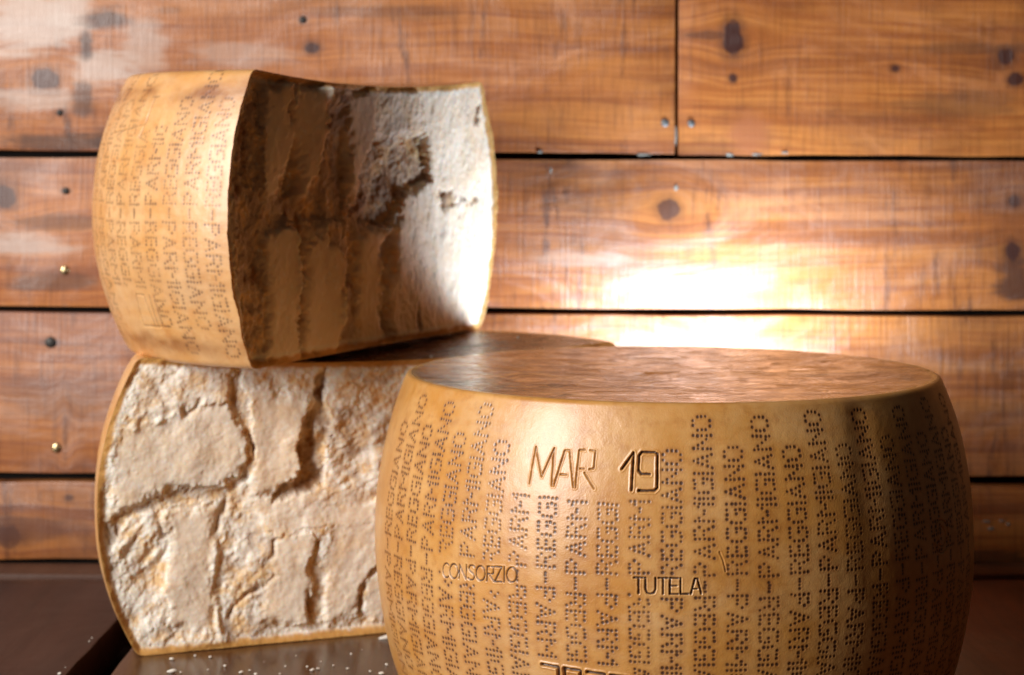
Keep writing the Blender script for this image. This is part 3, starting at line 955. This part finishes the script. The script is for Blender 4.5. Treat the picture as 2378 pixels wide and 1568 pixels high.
def face_mid(U, Z, p2f, h):
    def C(pts):   # crop coordinates -> face
        return [p2f((200 + x / 1.871) / 1.0765, (850 + y / 1.871) / 1.0765) for x, y in pts]
    H = 0.0045 * fbm(U * 14, Z * 11, 2, 3) - 0.0035
    grain = np.ones_like(U)
    tan_shade = np.zeros_like(U)
    pale = np.zeros_like(U)

    def slab(pts, hgt, ang=-20.0, smooth=1.0, jit=0.0035, seed=1, lip=0.0):
        """a plate that grows out of the ground and ends in a cliff on the side the angle points to"""
        nonlocal H, grain, pale
        Q = C(pts)
        H2, m, mw, t = cliff_plate(U, Z, Q, hgt, ang, jit, seed)
        H2 = H2 * np.clip(0.78 + 0.75 * fbm(U * 30 + seed, Z * 30, 7, 3), 0.25, 1.2)
        H = H * (1 - 0.45 * mw) + H2
        grain = grain * (1 - smooth * mw)
        sd = sdf_poly(U, Z, Q)
        pale = np.maximum(pale, lip * np.exp(-((sd + 0.003) / 0.004) ** 2) * sst(0.3, 0.8, t) * (0.3 + 0.7 * vn(U * 220, Z * 220, 4)))

    def pitp(pts, dep, tn, jit=0.003, seed=3, soft=0.0016):
        nonlocal H, tan_shade, grain
        m = poly_field(U, Z, C(pts), jit, seed, soft) * np.clip(0.70 + 0.9 * fbm(U * 38 + seed, Z * 38, 4, 3), 0.15, 1.15)
        H = H - m * dep
        tan_shade = np.maximum(tan_shade, m * tn)  # the hollow's shade goes into the colour along with its depth
        grain = np.maximum(grain, m)

    # upper left crumbly ledge
    slab([(290, 90), (700, 120), (700, 300), (560, 320), (480, 345), (250, 410), (200, 300)], 0.0030, -10, 0.25, seed=5)
    # big smooth plate
    slab([(185, 450), (260, 405), (480, 345), (560, 320), (690, 300), (735, 400), (778, 480), (772, 560), (740, 640), (660, 690), (560, 690), (430, 690),
          (330, 740), (240, 792), (165, 835), (150, 700), (165, 550)], 0.0060, -48, 0.75, jit=0.0035, seed=6, lip=0.8)
    # second plate, its right edge hanging over the deep gap
    slab([(800, 250), (1085, 285), (1045, 420), (1012, 510), (1035, 600), (1000, 660), (920, 720), (830, 740), (800, 600), (790, 480), (795, 330)], 0.0050, -18, 0.75, jit=0.0032, seed=8, lip=0.3)
    pitp([(1150, 120), (1130, 260), (1165, 400), (1162, 560), (1130, 660), (1030, 745), (915, 745), (920, 715), (1000, 665), (1040, 590), (1010, 510), (1050, 400), (1095, 280), (1100, 180)], 0.0085, 0.85)
    # undercut below the first plate
    pitp([(165, 835), (245, 800), (340, 745), (440, 700), (660, 695), (740, 645), (780, 560), (840, 560), (780, 650), (690, 735), (640, 745), (470, 750), (330, 790), (240, 840), (190, 930), (165, 900)], 0.0022, 0.32, seed=5)
    pitp([(700, 130), (760, 150), (800, 420), (800, 560), (770, 480), (730, 390), (690, 280)], 0.0030, 0.40, seed=9)
    # lower plates
    slab([(400, 830), (640, 790), (640, 1180), (620, 1330), (420, 1330), (400, 1100)], 0.0020, 180, 0.8, seed=10)
    slab([(860, 930), (1075, 900), (1100, 950), (1060, 1060), (1070, 1190), (1070, 1320), (830, 1330), (850, 1220), (900, 1100)], 0.0036, 0, 0.75, seed=11, lip=0.4)
    slab([(1170, 830), (1400, 760), (1395, 1060), (1320, 1140), (1310, 1300), (1150, 1320), (1150, 1100)], 0.0032, -5, 0.7, seed=12)
    slab([(1420, 1010), (1900, 900), (1900, 1300), (1360, 1310), (1330, 1180)], 0.0030, 0, 0.8, seed=13)
    slab([(800, 740), (1380, 690), (1380, 830), (1100, 890), (880, 900), (820, 820)], 0.0015, -90, 0.6, seed=3)
    # ridges and hooked cracks
    for pts, hg, wd in (([(640, 690), (690, 740), (660, 830), (640, 900)], -0.0030, 0.0030), ([(640, 950), (625, 1130), (640, 1250), (660, 1390)], 0.0032, 0.0026),
                        ([(905, 940), (905, 1010), (860, 1060)], -0.0035, 0.0018), ([(910, 1105), (860, 1160), (790, 1195), (720, 1260), (690, 1320)], -0.0038, 0.0020),
                        ([(780, 1200), (770, 1270), (750, 1300)], -0.0028, 0.0016), ([(1110, 950), (1095, 1040), (1070, 1180), (1075, 1310)], -0.0042, 0.0022),
                        ([(1390, 1070), (1330, 1130), (1310, 1280)], -0.0045, 0.0019), ([(640, 1340), (690, 1400)], 0.003, 0.0028),
                        ([(480, 320), (500, 350), (540, 320), (560, 290)], -0.0028, 0.0020), ([(250, 420), (380, 370)], 0.003, 0.0022), ([(330, 170), (420, 330)], -0.003, 0.003)):
        Q = C(pts)
        jit = 0.0022 * fbm(U * 150, Z * 150, 11, 3)
        d = sdf_line(U, Z, Q) + jit
        k = np.exp(-(d / wd) ** 2) * np.clip(0.55 + 0.9 * fbm(U * 60, Z * 60, 2, 3), 0.1, 1.2)
        H = H + hg * k
        if hg < 0:
            tan_shade = np.maximum(tan_shade, 0.75 * k)
        else:
            pale = np.maximum(pale, 0.6 * k)
    # slanting torn ribs at the right
    ang = math.radians(28)
    s1 = U * math.cos(ang) + Z * math.sin(ang)
    s2 = -U * math.sin(ang) + Z * math.cos(ang)
    right = poly_field(U, Z, C([(1160, 130), (2600, 100), (2600, 700), (1380, 700), (1000, 780), (1130, 660), (1170, 560)]), 0.004, 4, 0.012)
    H = H + right * (0.0030 * fbm(s1 * 25, s2 * 105, 6, 3) + 0.001)
    left = poly_field(U, Z, C([(150, 850), (430, 800), (420, 1350), (230, 1380)]), 0.004, 4, 0.012)
    a2 = math.radians(48)
    H = H + left * 0.0026 * fbm((U * math.cos(a2) + Z * math.sin(a2)) * 22, (-U * math.sin(a2) + Z * math.cos(a2)) * 95, 7, 3)
    gn = 0.0019 * fbm(U * 70, Z * 60, 3, 4, 0.6) + 0.0006 * fbm(U * 300, Z * 300, 6, 3)
    H = H + gn * (0.18 + 0.82 * grain) + 0.0008 * fbm(U * 60, Z * 30, 8, 3)
    H = H + 0.00062 * flakes(U, Z, 34, 26, 2) * (0.20 + 0.80 * grain)
    tan_shade = np.clip(tan_shade + 0.45 * grain * sst(0.0, 0.5, -fbm(U * 70, Z * 60, 3, 4, 0.55)), 0, 1)
    pale = np.clip(pale, 0, 1)
    return H, np.clip(grain, 0, 1), tan_shade, pale


def face_top(U, Z, p2f, h):
    def C(pts):
        return [p2f((200 + x / 2.010) / 1.0765, (150 + y / 2.010) / 1.0765) for x, y in pts]
    H = 0.0060 * fbm(U * 10, Z * 7, 5, 3) - 0.004
    grain = np.ones_like(U)
    tan_shade = np.zeros_like(U)
    pale = np.zeros_like(U)

    def slab(pts, hgt, ang=0.0, smooth=0.95, jit=0.0035, seed=1):
        nonlocal H, grain
        H2, m, mw, t = cliff_plate(U, Z, C(pts), hgt, ang, jit, seed)
        H = H * (1 - 0.6 * mw) + H2
        grain = grain * (1 - smooth * mw)

    slab([(955, 90), (1055, 100), (1060, 320), (1035, 560), (1000, 650), (930, 690), (920, 420)], 0.0075, 5, seed=2)
    slab([(1095, 130), (1228, 100), (1228, 300), (1195, 520), (1165, 690), (1130, 640), (1120, 480), (1060, 320)], 0.0085, 5, seed=3)
    slab([(1370, 140), (1490, 110), (1475, 400), (1430, 560), (1400, 760), (1370, 620), (1355, 350)], 0.0080, 5, seed=4)
    slab([(960, 850), (1085, 790), (1095, 1100), (1110, 1500), (950, 1500)], 0.0065, 0, seed=5)
    slab([(1160, 880), (1270, 810), (1255, 900), (1325, 990), (1310, 1250), (1280, 1480), (1140, 1480), (1160, 1100)], 0.0070, 0, seed=6)
    slab([(1405, 900), (1480, 830), (1570, 830), (1515, 960), (1520, 1440), (1400, 1450), (1410, 1100)], 0.0065, 0, seed=7)
    slab([(1490, 110), (1690, 110), (1720, 370), (1490, 390)], 0.0060, 0, 0.55, seed=8)
    slab([(1700, 90), (2100, 60), (2140, 760), (2080, 1360), (1560, 1420), (1600, 840), (1620, 690), (1765, 600)], 0.0030, 180, 0.75, seed=9)

    def pitp(pts, dep, tn, jit=0.0035, seed=3, soft=0.002):
        nonlocal H, tan_shade, grain
        m = poly_field(U, Z, C(pts), jit, seed, soft)
        H = H - m * dep
        tan_shade = np.maximum(tan_shade, m * tn)
        grain = np.maximum(grain, m)

    pitp([(1480, 395), (1600, 385), (1745, 360), (1765, 600), (1610, 690), (1595, 840), (1440, 790), (1400, 760), (1430, 560)], 0.0060, 0.85, jit=0.0060)
    pitp([(1240, 300), (1360, 200), (1365, 420), (1370, 620), (1330, 780), (1200, 800), (1170, 690), (1200, 520)], 0.004, 0.7, seed=6)
    pitp([(1060, 560), (1130, 520), (1110, 640), (1030, 690)], 0.004, 0.6, seed=7)
    pitp([(1000, 650), (1180, 690), (1200, 800), (1080, 800), (950, 850), (930, 720)], 0.0012, 0.35, seed=8)
    pitp([(810, 300), (930, 80), (940, 1480), (880, 1500), (800, 1000)], 0.002, 0.75, seed=9)
    pitp([(1810, 650), (1870, 645), (1890, 720), (1830, 750)], 0.0030, 0.8, seed=10)
    pitp([(1900, 690), (2020, 690), (2010, 725), (1910, 720)], 0.0015, 0.5, seed=11)
    pitp([(1985, 290), (2025, 220), (2015, 310), (1985, 335)], 0.0030, 0.9, seed=12)
    pitp([(1335, 985), (1395, 985), (1390, 1100), (1340, 1120)], 0.005, 0.8, jit=0.0015, seed=13)
    pitp([(1700, 990), (1690, 1200), (1720, 1350), (1680, 1350)], 0.0018, 0.5, seed=1)
    pitp([(1520, 960), (1600, 860), (1560, 1200), (1590, 1420), (1520, 1440)], 0.003, 0.6, seed=2)
    # bright standing flake edges
    for pts in ([(1085, 800), (1095, 1000), (1100, 1450)], [(1100, 110), (1085, 200)], [(1230, 110), (1225, 330)], [(1310, 1180), (1300, 1300)], [(1360, 340), (1380, 600)],
                [(1530, 850), (1600, 840)], [(1510, 1000), (1520, 1390)]):
        d = sdf_line(U, Z, C(pts)) + 0.002 * fbm(U * 140, Z * 140, 5, 3)
        k = np.exp(-(d / 0.0026) ** 2)
        H = H + 0.0035 * k
        pale = np.maximum(pale, 0.7 * k)
    gn = 0.0036 * fbm(U * 65, Z * 38, 3, 4, 0.6) + 0.0010 * fbm(U * 300, Z * 240, 6, 2)
    H = H + gn * (0.2 + 0.8 * grain) + 0.0007 * fbm(U * 60, Z * 16, 8, 2)
    H = H + 0.0009 * flakes(U, Z, 36, 12, 4) * (0.20 + 0.80 * grain)
    tan_shade = np.clip(np.maximum(tan_shade, 0.62 * grain * (1 - sst(-0.02, 0.09, U))) + 0.35 * grain * sst(0.0, 0.5, -fbm(U * 65, Z * 42, 3, 4, 0.58)), 0, 1)  # left part browned: the shade of that side painted into the paste
    return H, np.clip(grain, 0, 1), tan_shade, np.clip(pale, 0, 1)


# lower half wheel on the table
a_ = math.radians(20.5)
MIDC = (-0.1055, 1.566)


def mid_stamp(st, h):
    pass


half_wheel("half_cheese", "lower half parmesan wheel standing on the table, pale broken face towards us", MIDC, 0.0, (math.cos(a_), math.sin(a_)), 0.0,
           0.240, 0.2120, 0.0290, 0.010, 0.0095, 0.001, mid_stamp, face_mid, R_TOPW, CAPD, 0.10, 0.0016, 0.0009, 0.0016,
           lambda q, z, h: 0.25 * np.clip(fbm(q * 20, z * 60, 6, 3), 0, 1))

# upper half wheel lying on it
A_, B_ = np.array([-0.204, 1.447]), np.array([-0.028, 1.770])
eu = (B_ - A_) / np.linalg.norm(B_ - A_)
en = np.array([-eu[1], eu[0]])
OFF = 0.035
TOPC = (A_ + B_) / 2 + en * OFF
RT = math.hypot(np.linalg.norm(B_ - A_) / 2, OFF)


def top_stamp(st, h):
    rg = random.Random(9)
    for k in range(0, 14):
        a = 0.0135 + 0.0212 * k
        up, dn = ("REGGIANO", "PARMIGIANO") if k % 2 == 0 else ("PARMIGIANO", "REGGIANO")

        def sel(pa, pz, k=k):
            if 3 <= k <= 4 and pz > 0.19:
                return False
            if k in (4, 5, 6) and pz < 0.062:
                return False
            return True
        st.column(-a if False else a, 0.1215 + 0.001 * math.sin(k), dn[::-1] if False else up, dn, pitch=0.00285, hgt=-0.0031, r=0.0013, depth=0.00012, dark=0.60, rng=rg, sel=sel)
    # number and brand strokes
    st.strokes([[(0, 1), (.55, 1)], [(.28, 1), (.22, 0), (0, -.5)], [(.22, 0), (-1.5, -.22), (-2.6, -.30)]], 0.105, 0.192, -0.020, 0.022, 0.0010, 0.0006, 0.4)
    st.strokes([[(0, 0), (.1, 1), (.5, 1), (.6, 0)], [(.75, 0), (.75, 1)], [(0, 0), (1.1, .05)], [(.95, 0), (.95, 1)]], 0.112, 0.030, -0.030, 0.026, 0.0010, 0.0006, 0.4)


def top_stain(q, z, h):
    n = fbm(q * 25, z * 60, 6, 4)
    s = 0.75 * np.exp(-((z - 0.2160 - 0.002 * n) / 0.0075) ** 2) * np.clip(0.55 + n, 0, 1)
    s += 0.80 * np.exp(-((z - 0.0165 - 0.002 * n) / 0.0070) ** 2) * np.clip(0.5 + 0.9 * n, 0, 1)
    s += 0.25 * np.clip(n, 0, 1)
    return np.clip(s, 0, 1)


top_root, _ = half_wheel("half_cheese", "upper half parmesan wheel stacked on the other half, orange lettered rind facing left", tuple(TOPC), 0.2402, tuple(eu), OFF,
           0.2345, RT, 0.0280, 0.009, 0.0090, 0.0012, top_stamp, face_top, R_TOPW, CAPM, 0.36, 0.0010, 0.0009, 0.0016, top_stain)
top_root.location.z -= 0.0018
top_root.rotation_euler = (0.017, 0, 0)

# ------------------------------------------------------------------ crumbs
crumb_m = plain_mat("dry cheese crumb", (0.82, 0.76, 0.66), 0.7, 0, 0.25)


def crumb_mesh(seed):
    bm = bmesh.new()
    bmesh.ops.create_icosphere(bm, subdivisions=2, radius=1.0)
    r = random.Random(seed)
    ax = [(r.uniform(-1, 1), r.uniform(-1, 1), r.uniform(-1, 1), r.uniform(.3, .9)) for _ in range(6)]
    for v in bm.verts:
        k = r.uniform(0.88, 1.08)
        for (x, y, z, s) in ax:
            d = v.co.x * x + v.co.y * y + v.co.z * z
            if d > s:
                k *= 1 - 0.35 * (d - s)
        v.co *= k
        v.co.z *= 0.72
    mn = min(v.co.z for v in bm.verts)
    for v in bm.verts:
        v.co.z -= mn
    me = bpy.data.meshes.new("cheese_crumb")
    bm.to_mesh(me)
    bm.free()
    me.materials.append(crumb_m)
    return me


CM = [crumb_mesh(s) for s in range(7)]
rg = random.Random(5)


def crumb(x, y, z, s, label, group, el=1.0):
    o = bpy.data.objects.new("cheese_crumb", rg.choice(CM))
    col.objects.link(o)
    o.location = (x, y, z - s * 0.08)
    o.scale = (s * el, s * rg.uniform(.8, 1.1), s * rg.uniform(.7, 1.0))
    o.rotation_euler = (0, 0, rg.uniform(0, 0.6) if el > 1 else rg.uniform(0, 6))
    o["label"] = label
    o["category"] = "crumb"
    o["group"] = group


tl = "tiny pale cheese crumb lying on the dark table plank"
for (sx, sy, r, el) in [(430, 1650, 9, 1.3), (488, 1641, 6, 1), (526, 1644, 7, 1), (428, 1681, 15, 1.5), (452, 1682, 6, 1), (562, 1667, 8, 1), (602, 1682, 10, 1.2), (624, 1677, 6, 1),
                        (713, 1667, 5, 1), (780, 1677, 9, 1.3), (796, 1673, 8, 1.2), (768, 1668, 5, 1), (834, 1665, 5, 1), (878, 1636, 5, 1), (691, 1601, 4, 1), (925, 1680, 7, 1),
                        (967, 1663, 8, 1), (1014, 1672, 11, 1.4), (954, 1686, 10, 1.3), (869, 1673, 6, 1.2), (640, 1688, 8, 1), (700, 1686, 5, 1), (802, 1655, 4, 1),
                        (520, 1675, 4, 1), (660, 1655, 3, 1), (740, 1640, 3, 1), (905, 1625, 3, 1)]:
    p = on_table(sx / 1.0765, sy / 1.0765)
    crumb(p[0], p[1], 0.0, r / 1.0765 / F_PX * p[1] * 0.62, tl, "crumbs on the table", el)
p = on_table(963 / 1.0765, 1598 / 1.0765)
crumb(p[0], p[1], 0.0, 0.0042, "largest pale cheese crumb on the table, beside the front wheel", "crumbs on the table", 1.7)
for (sx, sy, r) in [(183, 1687, 9), (316, 1596, 4), (245, 1670, 4), (275, 1604, 4)]:
    p = on_table(sx / 1.0765, sy / 1.0765)
    if p[0] > -0.349:
        p[0] = -0.351
    crumb(p[0], p[1], 0.0, r / 1.0765 / F_PX * p[1] * 0.62, "tiny cheese crumb on the left table plank beyond the dark gap", "crumbs on the left plank")
for (sx, sy, r) in [(967, 889, 6), (1036, 884, 8), (1078, 893, 7), (1296, 848, 8), (1180, 868, 6), (1120, 878, 5), (1225, 852, 5), (1265, 858, 5), (1090, 872, 5)]:
    p = on_table(sx / 1.0765, sy / 1.0765, 0.235)
    rho = math.hypot(p[0] - MIDC[0], p[1] - MIDC[1]) / 0.2
    z = 0.240 - 0.0095 * (1 - min(rho, 1) ** 2)
    p = on_table(sx / 1.0765, sy / 1.0765, z)
    crumb(p[0], p[1], z, r / 1.0765 / F_PX * p[1] * 0.6, "tiny white cheese crumb on the dark top of the lower half wheel", "crumbs on the lower half wheel")
